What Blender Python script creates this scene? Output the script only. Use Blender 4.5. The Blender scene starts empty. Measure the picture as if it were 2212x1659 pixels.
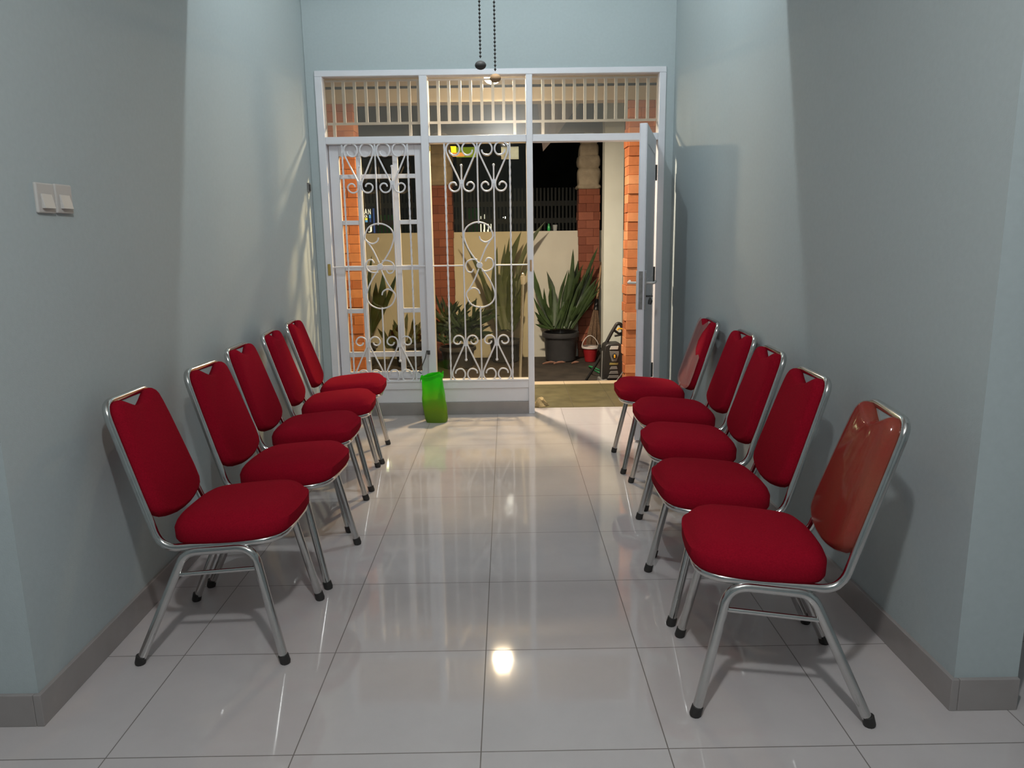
import bpy, bmesh, math, random
from mathutils import Vector, Matrix
random.seed(7)
PI = math.pi
scene = bpy.context.scene
COL = scene.collection

# ------------------------------------------------------------------ camera
F_PX, PITCH, YAW, ROLL, CAM_H = 1621.36, 0.19513, 0.00436, -0.01424, 1.35
def cam_rows():
    base = Matrix(((1, 0, 0), (0, 0, -1), (0, 1, 0)))
    cy, sy = math.cos(YAW), math.sin(YAW)
    ry = Matrix(((cy, 0, -sy), (0, 1, 0), (sy, 0, cy)))
    cp, sp = math.cos(PITCH), math.sin(PITCH)
    rp = Matrix(((1, 0, 0), (0, cp, -sp), (0, sp, cp)))
    cr, sr = math.cos(ROLL), math.sin(ROLL)
    rr = Matrix(((cr, -sr, 0), (sr, cr, 0), (0, 0, 1)))
    return rr @ rp @ ry @ base
RM = cam_rows()
def at(u, v, Y):
    """Point of the photograph (u, v) on the upright plane at depth Y."""
    d = RM.transposed() @ Vector(((u - 1106) / F_PX, (v - 829.5) / F_PX, 1.0))
    t = Y / d.y
    return Vector((d.x * t, Y, CAM_H + d.z * t))
cam = bpy.data.cameras.new('camera')
cam.sensor_width = 36.0
cam.lens = F_PX * 36.0 / 2212.0
cam.clip_start = 0.02
camo = bpy.data.objects.new('camera', cam)
COL.objects.link(camo)
m = Matrix((RM[0], -RM[1], -RM[2])).transposed().to_4x4()
m.translation = Vector((0, 0, CAM_H))
camo.matrix_world = m
scene.camera = camo

# ------------------------------------------------------------------ materials
def nodes(name):
    mt = bpy.data.materials.new(name)
    mt.use_nodes = True
    nt = mt.node_tree
    return mt, nt, nt.nodes['Principled BSDF']
def mat(name, col, rough=0.5, metal=0.0, spec=0.5, noise=0.0, nscale=30, bump=0.0, bscale=200, coat=0.0, sheen=0.0, emit=None, estr=0.0, trans=0.0):
    mt, nt, b = nodes(name)
    b.inputs['Base Color'].default_value = (*col, 1)
    b.inputs['Roughness'].default_value = rough
    b.inputs['Metallic'].default_value = metal
    b.inputs['Specular IOR Level'].default_value = spec
    b.inputs['Coat Weight'].default_value = coat
    b.inputs['Sheen Weight'].default_value = sheen
    b.inputs['Transmission Weight'].default_value = trans
    if emit:
        b.inputs['Emission Color'].default_value = (*emit, 1)
        b.inputs['Emission Strength'].default_value = estr
    if noise or bump:
        tc = nt.nodes.new('ShaderNodeTexCoord')
    if noise:
        n = nt.nodes.new('ShaderNodeTexNoise'); n.inputs['Scale'].default_value = nscale; n.inputs['Detail'].default_value = 5
        nt.links.new(tc.outputs['Object'], n.inputs['Vector'])
        mr = nt.nodes.new('ShaderNodeMapRange'); mr.inputs['From Min'].default_value = .3; mr.inputs['From Max'].default_value = .7
        mr.inputs['To Min'].default_value = 1 - noise; mr.inputs['To Max'].default_value = 1 + noise
        nt.links.new(n.outputs['Fac'], mr.inputs['Value'])
        mx = nt.nodes.new('ShaderNodeVectorMath'); mx.operation = 'SCALE'
        mx.inputs[0].default_value = col
        nt.links.new(mr.outputs['Result'], mx.inputs['Scale'])
        nt.links.new(mx.outputs['Vector'], b.inputs['Base Color'])
    if bump:
        n2 = nt.nodes.new('ShaderNodeTexNoise'); n2.inputs['Scale'].default_value = bscale; n2.inputs['Detail'].default_value = 3
        nt.links.new(tc.outputs['Object'], n2.inputs['Vector'])
        bp = nt.nodes.new('ShaderNodeBump'); bp.inputs['Strength'].default_value = bump; bp.inputs['Distance'].default_value = .004
        nt.links.new(n2.outputs['Fac'], bp.inputs['Height'])
        nt.links.new(bp.outputs['Normal'], b.inputs['Normal'])
    return mt

def tile_mat(name, tile, grout, size, x0, y0, gw=0.0016, rough=0.09, var=0.03, spec=0.5, big=0.06):
    """Square tiles with thin joints, laid out in room coordinates."""
    mt, nt, b = nodes(name)
    L = nt.links.new
    geo = nt.nodes.new('ShaderNodeNewGeometry')
    sep = nt.nodes.new('ShaderNodeSeparateXYZ'); L(geo.outputs['Position'], sep.inputs[0])
    def joint(out, off):
        a = nt.nodes.new('ShaderNodeMath'); a.operation = 'SUBTRACT'; L(out, a.inputs[0]); a.inputs[1].default_value = off
        d = nt.nodes.new('ShaderNodeMath'); d.operation = 'DIVIDE'; L(a.outputs[0], d.inputs[0]); d.inputs[1].default_value = size
        f = nt.nodes.new('ShaderNodeMath'); f.operation = 'FRACT'; L(d.outputs[0], f.inputs[0])
        p = nt.nodes.new('ShaderNodeMath'); p.operation = 'PINGPONG'; L(d.outputs[0], p.inputs[0]); p.inputs[1].default_value = .5
        c = nt.nodes.new('ShaderNodeMath'); c.operation = 'LESS_THAN'; L(p.outputs[0], c.inputs[0]); c.inputs[1].default_value = gw / size
        fl = nt.nodes.new('ShaderNodeMath'); fl.operation = 'FLOOR'; L(d.outputs[0], fl.inputs[0])
        return c.outputs[0], fl.outputs[0]
    jx, ix = joint(sep.outputs['X'], x0); jy, iy = joint(sep.outputs['Y'], y0)
    mx = nt.nodes.new('ShaderNodeMath'); mx.operation = 'MAXIMUM'; L(jx, mx.inputs[0]); L(jy, mx.inputs[1])
    cb = nt.nodes.new('ShaderNodeCombineXYZ'); L(ix, cb.inputs[0]); L(iy, cb.inputs[1])
    wn = nt.nodes.new('ShaderNodeTexWhiteNoise'); L(cb.outputs[0], wn.inputs['Vector'])
    nz = nt.nodes.new('ShaderNodeTexNoise'); nz.inputs['Scale'].default_value = 7; nz.inputs['Detail'].default_value = 8; nz.inputs['Roughness'].default_value = .65
    L(geo.outputs['Position'], nz.inputs['Vector'])
    ad = nt.nodes.new('ShaderNodeMath'); ad.operation = 'MULTIPLY_ADD'
    L(wn.outputs['Value'], ad.inputs[0]); ad.inputs[1].default_value = var; ad.inputs[2].default_value = 1 - var / 2
    nr = nt.nodes.new('ShaderNodeMapRange'); nr.inputs['From Min'].default_value = .3; nr.inputs['From Max'].default_value = .7
    nr.inputs['To Min'].default_value = 1 - big; nr.inputs['To Max'].default_value = 1 + big
    L(nz.outputs['Fac'], nr.inputs['Value'])
    mul = nt.nodes.new('ShaderNodeMath'); mul.operation = 'MULTIPLY'; L(ad.outputs[0], mul.inputs[0]); L(nr.outputs['Result'], mul.inputs[1])
    sc = nt.nodes.new('ShaderNodeVectorMath'); sc.operation = 'SCALE'; sc.inputs[0].default_value = tile; L(mul.outputs[0], sc.inputs['Scale'])
    mix = nt.nodes.new('ShaderNodeMix'); mix.data_type = 'RGBA'
    L(mx.outputs[0], mix.inputs['Factor']); L(sc.outputs['Vector'], mix.inputs['A']); mix.inputs['B'].default_value = (*grout, 1)
    L(mix.outputs['Result'], b.inputs['Base Color'])
    rr = nt.nodes.new('ShaderNodeMapRange'); rr.inputs['To Min'].default_value = rough; rr.inputs['To Max'].default_value = .6
    L(mx.outputs[0], rr.inputs['Value']); L(rr.outputs['Result'], b.inputs['Roughness'])
    b.inputs['Specular IOR Level'].default_value = spec
    return mt

def glass_mat(name, tint, haze=0.0, hazecol=(.6, .55, .45), rough=.015):
    mt = bpy.data.materials.new(name); mt.use_nodes = True
    nt = mt.node_tree; nt.nodes.clear(); L = nt.links.new
    out = nt.nodes.new('ShaderNodeOutputMaterial')
    tr = nt.nodes.new('ShaderNodeBsdfTransparent'); tr.inputs['Color'].default_value = (*tint, 1)
    gl = nt.nodes.new('ShaderNodeBsdfGlossy'); gl.inputs['Roughness'].default_value = rough
    fr = nt.nodes.new('ShaderNodeFresnel'); fr.inputs['IOR'].default_value = 1.5
    ge = nt.nodes.new('ShaderNodeNewGeometry'); mr = nt.nodes.new('ShaderNodeMapRange')
    mr.inputs['To Min'].default_value = 1.45; mr.inputs['To Max'].default_value = 1 / 1.45
    L(ge.outputs['Backfacing'], mr.inputs['Value']); L(mr.outputs['Result'], fr.inputs['IOR'])
    mx = nt.nodes.new('ShaderNodeMixShader'); L(fr.outputs[0], mx.inputs[0]); L(tr.outputs[0], mx.inputs[1]); L(gl.outputs[0], mx.inputs[2])
    last = mx
    if haze:
        df = nt.nodes.new('ShaderNodeBsdfDiffuse'); df.inputs['Color'].default_value = (*hazecol, 1)
        m2 = nt.nodes.new('ShaderNodeMixShader'); m2.inputs[0].default_value = haze
        L(mx.outputs[0], m2.inputs[1]); L(df.outputs[0], m2.inputs[2]); last = m2
    L(last.outputs[0], out.inputs['Surface'])
    return mt

def brick_mat(name, stops):
    mt, nt, b = nodes(name); L = nt.links.new
    geo = nt.nodes.new('ShaderNodeNewGeometry')
    cr = nt.nodes.new('ShaderNodeValToRGB')
    el = cr.color_ramp.elements
    el[0].position = 0; el[0].color = (*stops[0], 1); el[1].position = 1; el[1].color = (*stops[-1], 1)
    for i, s in enumerate(stops[1:-1]):
        e = el.new((i + 1) / (len(stops) - 1)); e.color = (*s, 1)
    L(geo.outputs['Random Per Island'], cr.inputs[0])
    tc = nt.nodes.new('ShaderNodeTexCoord')
    n = nt.nodes.new('ShaderNodeTexNoise'); n.inputs['Scale'].default_value = 25; n.inputs['Detail'].default_value = 6
    L(tc.outputs['Object'], n.inputs['Vector'])
    mr = nt.nodes.new('ShaderNodeMapRange'); mr.inputs['To Min'].default_value = .8; mr.inputs['To Max'].default_value = 1.2; L(n.outputs['Fac'], mr.inputs['Value'])
    sc = nt.nodes.new('ShaderNodeVectorMath'); sc.operation = 'SCALE'; L(cr.outputs['Color'], sc.inputs[0]); L(mr.outputs['Result'], sc.inputs['Scale'])
    L(sc.outputs['Vector'], b.inputs['Base Color'])
    bp = nt.nodes.new('ShaderNodeBump'); bp.inputs['Strength'].default_value = .3; bp.inputs['Distance'].default_value = .004
    L(n.outputs['Fac'], bp.inputs['Height']); L(bp.outputs['Normal'], b.inputs['Normal'])
    b.inputs['Roughness'].default_value = .8
    return mt

M = {}
M['wall'] = mat('wall_paint', (.425, .485, .50), .75, noise=.02, nscale=60, bump=.12, bscale=260)
M['ceil'] = mat('ceiling_paint', (.66, .68, .68), .9)
M['white'] = mat('white_gloss_paint', (.74, .74, .79), .35, noise=.015, nscale=12)
M['floor'] = tile_mat('floor_tiles', (.535, .498, .50), (.17, .15, .14), .5, -.58875, 1.775, rough=.055, var=.03, spec=.6, big=.03)
M['porch'] = tile_mat('porch_tiles', (.112, .096, .046), (.08, .07, .05), .33, .515, 5.83, rough=.35, var=.12, big=.3)
M['edge'] = tile_mat('porch_edge_tiles', (.62, .50, .34), (.10, .08, .06), .33, .515, 5.83, rough=.3, var=.06)
M['base'] = mat('baseboard_tile', (.31, .285, .28), .16, noise=.05, nscale=9)
M['red'] = mat('red_fabric', (.27, .0055, .017), .95, spec=.04, noise=.12, nscale=220, bump=.35, bscale=500, sheen=0)
M['chrome'] = mat('chrome_tube', (.62, .62, .61), .13, metal=1.0, noise=.05, nscale=20)
M['rubber'] = mat('black_rubber', (.025, .023, .022), .6)
M['steel'] = mat('dull_steel', (.28, .27, .26), .4, metal=.8, noise=.2, nscale=40)
M['black'] = mat('black_plastic', (.017, .016, .015), .45)
M['dark'] = mat('dark_iron', (.05, .05, .05), .6)
M['brass'] = mat('brass', (.46, .34, .11), .35, metal=.8)
M['glass'] = glass_mat('window_glass', (.95, .89, .74))
M['glass_t'] = glass_mat('transom_glass_dusty', (.84, .81, .74), .08, (.72, .68, .62), .2)
M['brick_o'] = brick_mat('orange_brick', [(.42, .13, .045), (.50, .17, .06), (.38, .115, .04), (.55, .20, .075), (.62, .27, .12), (.46, .15, .05)])
M['brick_r'] = brick_mat('red_brick', [(.21, .06, .032), (.27, .08, .042), (.19, .052, .028), (.32, .105, .06), (.24, .07, .036)])
M['mortar'] = mat('mortar', (.30, .12, .06), .9)
M['cream'] = mat('cream_render', (.60, .575, .48), .85, noise=.04, nscale=4)
M['beam'] = mat('beam_paint', (.60, .53, .41), .8)
M['stone'] = mat('pale_stone', (.40, .335, .24), .85, noise=.15, nscale=12, bump=.6, bscale=40)
M['column'] = mat('white_column_paint', (.68, .70, .62), .7, noise=.03, nscale=5)
M['ground'] = mat('yard_ground', (.036, .028, .021), .75, noise=.45, nscale=6, bump=.5, bscale=30)
M['leaf'] = mat('leaf_green', (.035, .062, .018), .42, noise=.45, nscale=9)
M['leaf2'] = mat('leaf_olive', (.05, .068, .02), .45, noise=.4, nscale=9)
M['leaf3'] = mat('leaf_dark', (.022, .042, .016), .45, noise=.5, nscale=10)
M['pot'] = mat('dark_grey_pot', (.045, .045, .047), .45, noise=.2, nscale=8)
M['soil'] = mat('soil', (.03, .02, .015), .95)
M['tarp'] = mat('grey_tarp', (.34, .29, .27), .8, noise=.1, nscale=5)
M['grey_pl'] = mat('grey_plastic', (.17, .165, .155), .45)
M['ltgrey'] = mat('light_grey_plastic', (.52, .52, .50), .4)
M['yellow'] = mat('yellow_plastic', (.80, .42, .03), .4)
M['badge'] = mat('olive_badge', (.30, .24, .07), .5)
M['redpl'] = mat('red_plastic', (.30, .014, .018), .4)
M['whitepl'] = mat('white_plastic', (.70, .66, .62), .4)
M['greenpl'] = mat('green_hose', (.02, .20, .07), .4)
M['wood'] = mat('bamboo_wood', (.40, .25, .13), .6, noise=.2, nscale=20)
M['bristle'] = mat('brown_bristle', (.16, .10, .06), .9, noise=.5, nscale=90)
M['alu'] = mat('aluminium', (.62, .62, .60), .3, metal=.9)
M['paper'] = mat('cream_paper', (.74, .66, .42), .8, noise=.06, nscale=40)
M['ink'] = mat('faint_ink', (.55, .48, .28), .8)
M['rag'] = mat('rag_cloth', (.34, .26, .13), .95, noise=.3, nscale=30)
M['dryleaf'] = mat('dry_leaf', (.26, .13, .085), .8, noise=.2, nscale=30)
M['bulb_w'] = mat('porch_bulb', (1, .9, .75), .3, emit=(1.0, .82, .58), estr=85)
M['bulb_c'] = mat('cool_bulb', (1, 1, 1), .3, emit=(.95, 1.0, 1.0), estr=40)
M['bulb_s'] = mat('street_bulb', (1, 1, 1), .3, emit=(1, 1, 1), estr=150)
M['sign_y'] = mat('sign_yellow', (.8, .7, .05), .5, emit=(1.0, .80, .03), estr=1.6)
M['sign_g'] = mat('sign_green', (.2, .4, .02), .5, emit=(.30, .45, .03), estr=.55)
M['sign_o'] = mat('sign_orange', (.8, .4, .1), .5, emit=(1.0, .42, .12), estr=.9)
M['sign_w'] = mat('sign_white', (.9, .9, .9), .5, emit=(.9, .97, 1.0), estr=1.3)
M['sign_b'] = mat('sign_blue', (.05, .1, .4), .5, emit=(.04, .10, .42), estr=.55)
M['sign_c'] = mat('sign_sky', (.1, .4, .8), .5, emit=(.12, .40, .95), estr=.9)
M['sign_yl'] = mat('sign_lemon', (.9, .9, .1), .5, emit=(.85, .85, .10), estr=1.1)
M['sign_n'] = mat('sign_navy', (.02, .022, .03), .6)
M['greenboard'] = mat('green_boards', (.02, .16, .03), .7)
M['street'] = mat('night_facade', (.03, .031, .029), .9, noise=.5, nscale=1.5)
M['wood_d'] = mat('fence_grey_paint', (.065, .07, .066), .7)
M['clear'] = glass_mat('clear_cup', (.9, .92, .92), .3, (.8, .82, .82))
M['bottle_g'] = mat('green_bottle', (.02, .35, .08), .2)
M['plate'] = mat('switch_plastic', (.52, .50, .48), .4)
M['key'] = mat('dark_key', (.03, .03, .03), .5)
# wrapping plastic on the chair backs: clear film with patchy haze; the brownish one has a warm reflection painted in
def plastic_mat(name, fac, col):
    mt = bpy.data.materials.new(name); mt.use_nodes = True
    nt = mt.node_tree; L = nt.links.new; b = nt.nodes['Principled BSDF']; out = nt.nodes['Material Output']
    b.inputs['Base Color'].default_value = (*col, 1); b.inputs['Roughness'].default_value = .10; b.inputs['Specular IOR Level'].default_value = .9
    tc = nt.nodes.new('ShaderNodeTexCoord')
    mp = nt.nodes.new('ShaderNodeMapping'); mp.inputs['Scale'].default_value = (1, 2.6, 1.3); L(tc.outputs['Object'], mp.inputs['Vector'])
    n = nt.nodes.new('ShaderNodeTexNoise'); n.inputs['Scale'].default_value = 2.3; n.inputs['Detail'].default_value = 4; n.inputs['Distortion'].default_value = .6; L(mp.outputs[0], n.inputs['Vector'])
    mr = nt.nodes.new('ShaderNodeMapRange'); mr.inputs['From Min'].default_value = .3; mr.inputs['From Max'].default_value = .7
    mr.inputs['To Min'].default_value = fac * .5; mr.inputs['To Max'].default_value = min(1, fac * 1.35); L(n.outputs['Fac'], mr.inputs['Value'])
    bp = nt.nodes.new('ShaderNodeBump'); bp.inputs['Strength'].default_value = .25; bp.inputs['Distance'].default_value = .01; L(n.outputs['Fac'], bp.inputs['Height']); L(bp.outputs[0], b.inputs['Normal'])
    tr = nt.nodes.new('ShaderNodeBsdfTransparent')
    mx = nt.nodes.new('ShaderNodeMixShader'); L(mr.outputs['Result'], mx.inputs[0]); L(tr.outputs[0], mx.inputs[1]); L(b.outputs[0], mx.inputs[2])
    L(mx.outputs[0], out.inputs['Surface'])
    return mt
M['film'] = plastic_mat('wrap_warm_reflection', .29, (.36, .15, .075))
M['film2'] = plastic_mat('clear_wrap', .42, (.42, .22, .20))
def bag_mat():
    mt, nt, b = nodes('translucent_green_bag'); L = nt.links.new
    tc = nt.nodes.new('ShaderNodeTexCoord'); sp = nt.nodes.new('ShaderNodeSeparateXYZ'); L(tc.outputs['Object'], sp.inputs[0])
    n = nt.nodes.new('ShaderNodeTexNoise'); n.inputs['Scale'].default_value = 9; n.inputs['Detail'].default_value = 3; L(tc.outputs['Object'], n.inputs['Vector'])
    a = nt.nodes.new('ShaderNodeMath'); a.operation = 'MULTIPLY_ADD'; L(n.outputs['Fac'], a.inputs[0]); a.inputs[1].default_value = .12; L(sp.outputs['Z'], a.inputs[2])
    cr = nt.nodes.new('ShaderNodeValToRGB'); L(a.outputs[0], cr.inputs[0])
    e = cr.color_ramp.elements
    e[0].position = .05; e[0].color = (.19, .32, .035, 1); e[1].position = .36; e[1].color = (.035, .62, .008, 1)
    x = e.new(.15); x.color = (.25, .42, .02, 1); x = e.new(.25); x.color = (.15, .53, .017, 1)
    L(cr.outputs[0], b.inputs['Base Color']); b.inputs['Roughness'].default_value = .4
    b.inputs['Subsurface Weight'].default_value = 0
    trn = nt.nodes.new('ShaderNodeBsdfTranslucent'); L(cr.outputs[0], trn.inputs['Color'])
    mx = nt.nodes.new('ShaderNodeMixShader'); mx.inputs[0].default_value = .45
    out = nt.nodes['Material Output']; L(b.outputs[0], mx.inputs[1]); L(trn.outputs[0], mx.inputs[2]); L(mx.outputs[0], out.inputs['Surface'])
    return mt
M['bag'] = bag_mat()

# ------------------------------------------------------------------ mesh helpers
class MB:
    """Collects shapes and links them as ONE mesh object."""
    def __init__(s): s.v = []; s.f = []
    def add(s, vs, fs):
        o = len(s.v); s.v += [tuple(p) for p in vs]; s.f += [tuple(i + o for i in f) for f in fs]; return s
    def box(s, x0, x1, y0, y1, z0, z1, mtx=None):
        vs = [Vector((x, y, z)) for z in (z0, z1) for y in (y0, y1) for x in (x0, x1)]
        if mtx: vs = [mtx @ p for p in vs]
        return s.add(vs, [(0, 2, 3, 1), (4, 5, 7, 6), (0, 1, 5, 4), (2, 6, 7, 3), (0, 4, 6, 2), (1, 3, 7, 5)])
    def prism(s, pts, y0, y1, mtx=None):
        """Outline of (x, z) points pushed from y0 to y1."""
        n = len(pts)
        vs = [Vector((x, y0, z)) for x, z in pts] + [Vector((x, y1, z)) for x, z in pts]
        if mtx: vs = [mtx @ p for p in vs]
        return s.add(vs, [tuple(range(n)), tuple(range(2 * n - 1, n - 1, -1))] + [(i, i + n, (i + 1) % n + n, (i + 1) % n) for i in range(n)])
    def plan(s, pts, z0, z1):
        n = len(pts)
        vs = [(x, y, z0) for x, y in pts] + [(x, y, z1) for x, y in pts]
        return s.add(vs, [tuple(range(n - 1, -1, -1)), tuple(range(n, 2 * n))] + [(i, (i + 1) % n, (i + 1) % n + n, i + n) for i in range(n)])
    def tube(s, pts, r, n=10, closed=False, twist=0.0, cap=True, flat=1.0):
        pts = [Vector(p) for p in pts]
        k = len(pts)
        rad = r if isinstance(r, (list, tuple)) else [r] * k
        tang = []
        for i in range(k):
            a = pts[(i - 1) % k] if (closed or i > 0) else pts[i]
            b = pts[(i + 1) % k] if (closed or i < k - 1) else pts[i]
            tang.append((b - a).normalized())
        t = tang[0]; up = Vector((0, 0, 1)) if abs(t.z) < .9 else Vector((0, 1, 0))
        nrm = (up - t * up.dot(t)).normalized()
        vs = []
        for i in range(k):
            t = tang[i]
            nrm = (nrm - t * nrm.dot(t)).normalized()
            bn = t.cross(nrm)
            for j in range(n):
                a = 2 * PI * j / n + twist * i
                vs.append(pts[i] + (nrm * math.cos(a) + bn * math.sin(a) * flat) * rad[i])
        fs = []
        rng = k if closed else k - 1
        for i in range(rng):
            i2 = (i + 1) % k
            for j in range(n):
                fs.append((i * n + j, i * n + (j + 1) % n, i2 * n + (j + 1) % n, i2 * n + j))
        if not closed and cap:
            fs.append(tuple(range(n - 1, -1, -1))); fs.append(tuple((k - 1) * n + j for j in range(n)))
        return s.add(vs, fs)
    def lathe(s, prof, n=24, c=(0, 0, 0), cap=True):
        vs = []
        for r, z in prof:
            for j in range(n):
                a = 2 * PI * j / n
                vs.append((c[0] + r * math.cos(a), c[1] + r * math.sin(a), c[2] + z))
        fs = []
        for i in range(len(prof) - 1):
            for j in range(n):
                fs.append((i * n + j, i * n + (j + 1) % n, (i + 1) * n + (j + 1) % n, (i + 1) * n + j))
        if cap:
            fs.append(tuple(range(n - 1, -1, -1))); fs.append(tuple((len(prof) - 1) * n + j for j in range(n)))
        return s.add(vs, fs)
    def rings(s, rs, cap=True):
        n = len(rs[0]); vs = [p for r in rs for p in r]; fs = []
        for i in range(len(rs) - 1):
            for j in range(n):
                fs.append((i * n + j, i * n + (j + 1) % n, (i + 1) * n + (j + 1) % n, (i + 1) * n + j))
        if cap:
            fs.append(tuple(range(n - 1, -1, -1))); fs.append(tuple((len(rs) - 1) * n + j for j in range(n)))
        return s.add(vs, fs)
    def ball(s, c, r, n=12, sz=1.0):
        prof = []
        for i in range(n + 1):
            a = -PI / 2 + PI * i / n
            prof.append((max(1e-4, r * math.cos(a)), r * math.sin(a) * sz))
        return s.lathe(prof, 16, c)
    def build(s, name, m, parent=None, smooth=35, bevel=0.0):
        me = bpy.data.meshes.new(name)
        me.from_pydata(s.v, [], s.f)
        bm = bmesh.new(); bm.from_mesh(me)
        bmesh.ops.recalc_face_normals(bm, faces=bm.faces); bm.to_mesh(me); bm.free()
        me.materials.append(m)
        if smooth:
            for p in me.polygons: p.use_smooth = True
            me.set_sharp_from_angle(angle=math.radians(smooth))
        o = bpy.data.objects.new(name, me); COL.objects.link(o)
        if parent: o.parent = parent
        if bevel:
            b = o.modifiers.new('bevel', 'BEVEL'); b.width = bevel; b.segments = 2; b.limit_method = 'ANGLE'; b.angle_limit = math.radians(40)
        return o
def tag(o, label, cat, group=None, kind=None):
    o['label'] = label; o['category'] = cat
    if group: o['group'] = group
    if kind: o['kind'] = kind
    return o
def thing(name, label, cat, loc=(0, 0, 0), rz=0.0, group=None):
    o = bpy.data.objects.new(name, None); COL.objects.link(o)
    o.empty_display_size = .05
    o.location = loc; o.rotation_euler = (0, 0, rz)
    return tag(o, label, cat, group)
def struct(o, label=None):
    o['kind'] = 'structure'
    if label: o['label'] = label
    return o
def fillet(pts, rads, closed=False, seg=8):
    """Rounds the corners of a 3-D polyline."""
    pts = [Vector(p) for p in pts]; k = len(pts); out = []
    for i in range(k):
        r = rads[i]
        if (not closed and i in (0, k - 1)) or r <= 0:
            out.append(pts[i]); continue
        a, b, c = pts[(i - 1) % k], pts[i], pts[(i + 1) % k]
        u = (a - b).normalized(); w = (c - b).normalized()
        ang = u.angle(w)
        d = min(r / math.tan(ang / 2), .48 * (a - b).length, .48 * (c - b).length)
        p0, p1 = b + u * d, b + w * d
        for j in range(seg + 1):
            t = j / seg
            out.append(p0 * (1 - t) ** 2 + b * 2 * t * (1 - t) + p1 * t * t)
    return out
def smooth_path(pts, sub=6, closed=False):
    pts = [Vector(p) for p in pts]; n = len(pts); out = []
    rng = n if closed else n - 1
    for i in range(rng):
        p0 = pts[(i - 1) % n] if (closed or i > 0) else pts[0]
        p1 = pts[i]; p2 = pts[(i + 1) % n]
        p3 = pts[(i + 2) % n] if (closed or i < n - 2) else pts[-1]
        for j in range(sub):
            t = j / sub
            out.append(.5 * ((2 * p1) + (p2 - p0) * t + (2 * p0 - 5 * p1 + 4 * p2 - p3) * t * t + (3 * p1 - p0 - 3 * p2 + p3) * t ** 3))
    if not closed: out.append(pts[-1])
    return out
def children(o): return [c for c in bpy.data.objects if c.parent == o]
def copy_tree(o, parent=None):
    c = o.copy(); COL.objects.link(c)
    if parent: c.parent = parent
    for ch in children(o): copy_tree(ch, c)
    return c

# ------------------------------------------------------------------ room shell
DY = 5.638                     # face of the door frame
LN, LF = -1.345, -1.412        # left wall, near and far end
RN, RF = 1.255, 1.215
NY = 1.925                     # near corners of the passage
struct(MB().box(-3.6, 3.6, -3.0, 5.83, -.10, 0).build('floor', M['floor'], smooth=0), 'glossy pale floor tiles')
struct(MB().plan([(LN, NY), (LF, 5.65), (LF, 5.80), (-3.6, 5.80), (-3.6, NY)], 0, 3.7).build('wall_left', M['wall'], smooth=0))
struct(MB().plan([(RN, NY), (1.437, NY), (1.437, 5.80), (RF, 5.80), (RF, 5.65)], 0, 3.7).build('wall_right', M['wall'], smooth=0))
wb = MB()
wb.box(-1.41, 1.214, 5.652, 5.80, 2.512, 3.7)
wb.box(-1.41, -1.342, 5.652, 5.80, 0, 2.512)
wb.box(1.152, 1.214, 5.652, 5.80, 0, 2.512)
struct(wb.build('wall_back', M['wall'], smooth=0))
struct(MB().box(-3.75, -3.6, -3, 5.8, 0, 3.7).build('wall_far_left', M['wall'], smooth=0))
struct(MB().box(3.6, 3.75, -3, 5.8, 0, 3.7).build('wall_far_right', M['wall'], smooth=0))
struct(MB().box(1.44, 3.6, 4.6, 4.75, 0, 3.7).build('wall_side_room', M['wall'], smooth=0))
struct(MB().box(-3.75, 3.75, -3.15, -3.0, 0, 3.7).build('wall_behind', M['wall'], smooth=0))
cl = MB()
cl.box(-3.6, 3.6, -3.0, NY, 3.15, 3.25)
struct(cl.build('ceiling', M['ceil'], smooth=0))
struct(MB().box(LF, RN, NY, 3.69, 2.85, 3.7).build('ceiling_beam', M['ceil'], smooth=0))
struct(MB().box(LF, RN, 3.69, 5.652, 3.6, 3.7).build('ceiling_passage', M['ceil'], smooth=0))
# baseboards
BH = .098
struct(MB().plan([(LN - .01, NY - .012), (LN + .012, NY - .012), (LF + .012, 5.64), (LF - .01, 5.64)], 0, BH).build('baseboard_left', M['base'], smooth=0, bevel=.002))
struct(MB().plan([(RN - .012, NY - .012), (RN + .01, NY - .012), (RF + .01, 5.64), (RF - .012, 5.64)], 0, BH).build('baseboard_right', M['base'], smooth=0, bevel=.002))
struct(MB().box(-3.6, LN - .011, NY - .012, NY + .01, 0, BH).build('baseboard_near_left', M['base'], smooth=0, bevel=.002))
struct(MB().box(RN + .011, 1.437, NY - .012, NY + .01, 0, BH).build('baseboard_near_right', M['base'], smooth=0, bevel=.002))

# ------------------------------------------------------------------ door and window frame
FB = DY + .10
JL0, JL1 = -1.345, -1.292
P1a, P1b = -.606, -.550
P2a, P2b = .152, .198
JR0, JR1 = 1.103, 1.152
fr = MB()
fr.box(JL0, JR1, DY, FB, 2.472, 2.512)
fr.box(JL0, JL1, DY, FB, 0, 2.472)
fr.box(JR0, JR1, DY, FB, 0, 2.472)
fr.box(P1a, P1b, DY, FB, .0, 2.472)
fr.box(P2a, P2b, DY, FB, 0, 2.472)
for a, b in ((JL1, P1a), (P1b, P2a), (P2b, JR0)):
    fr.box(a, b, DY + .001, FB - .001, 2.013, 2.063)
frame = struct(fr.build('trim_1', M['white'], smooth=0, bevel=.004), 'white painted frame with two posts and a transom bar')
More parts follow.
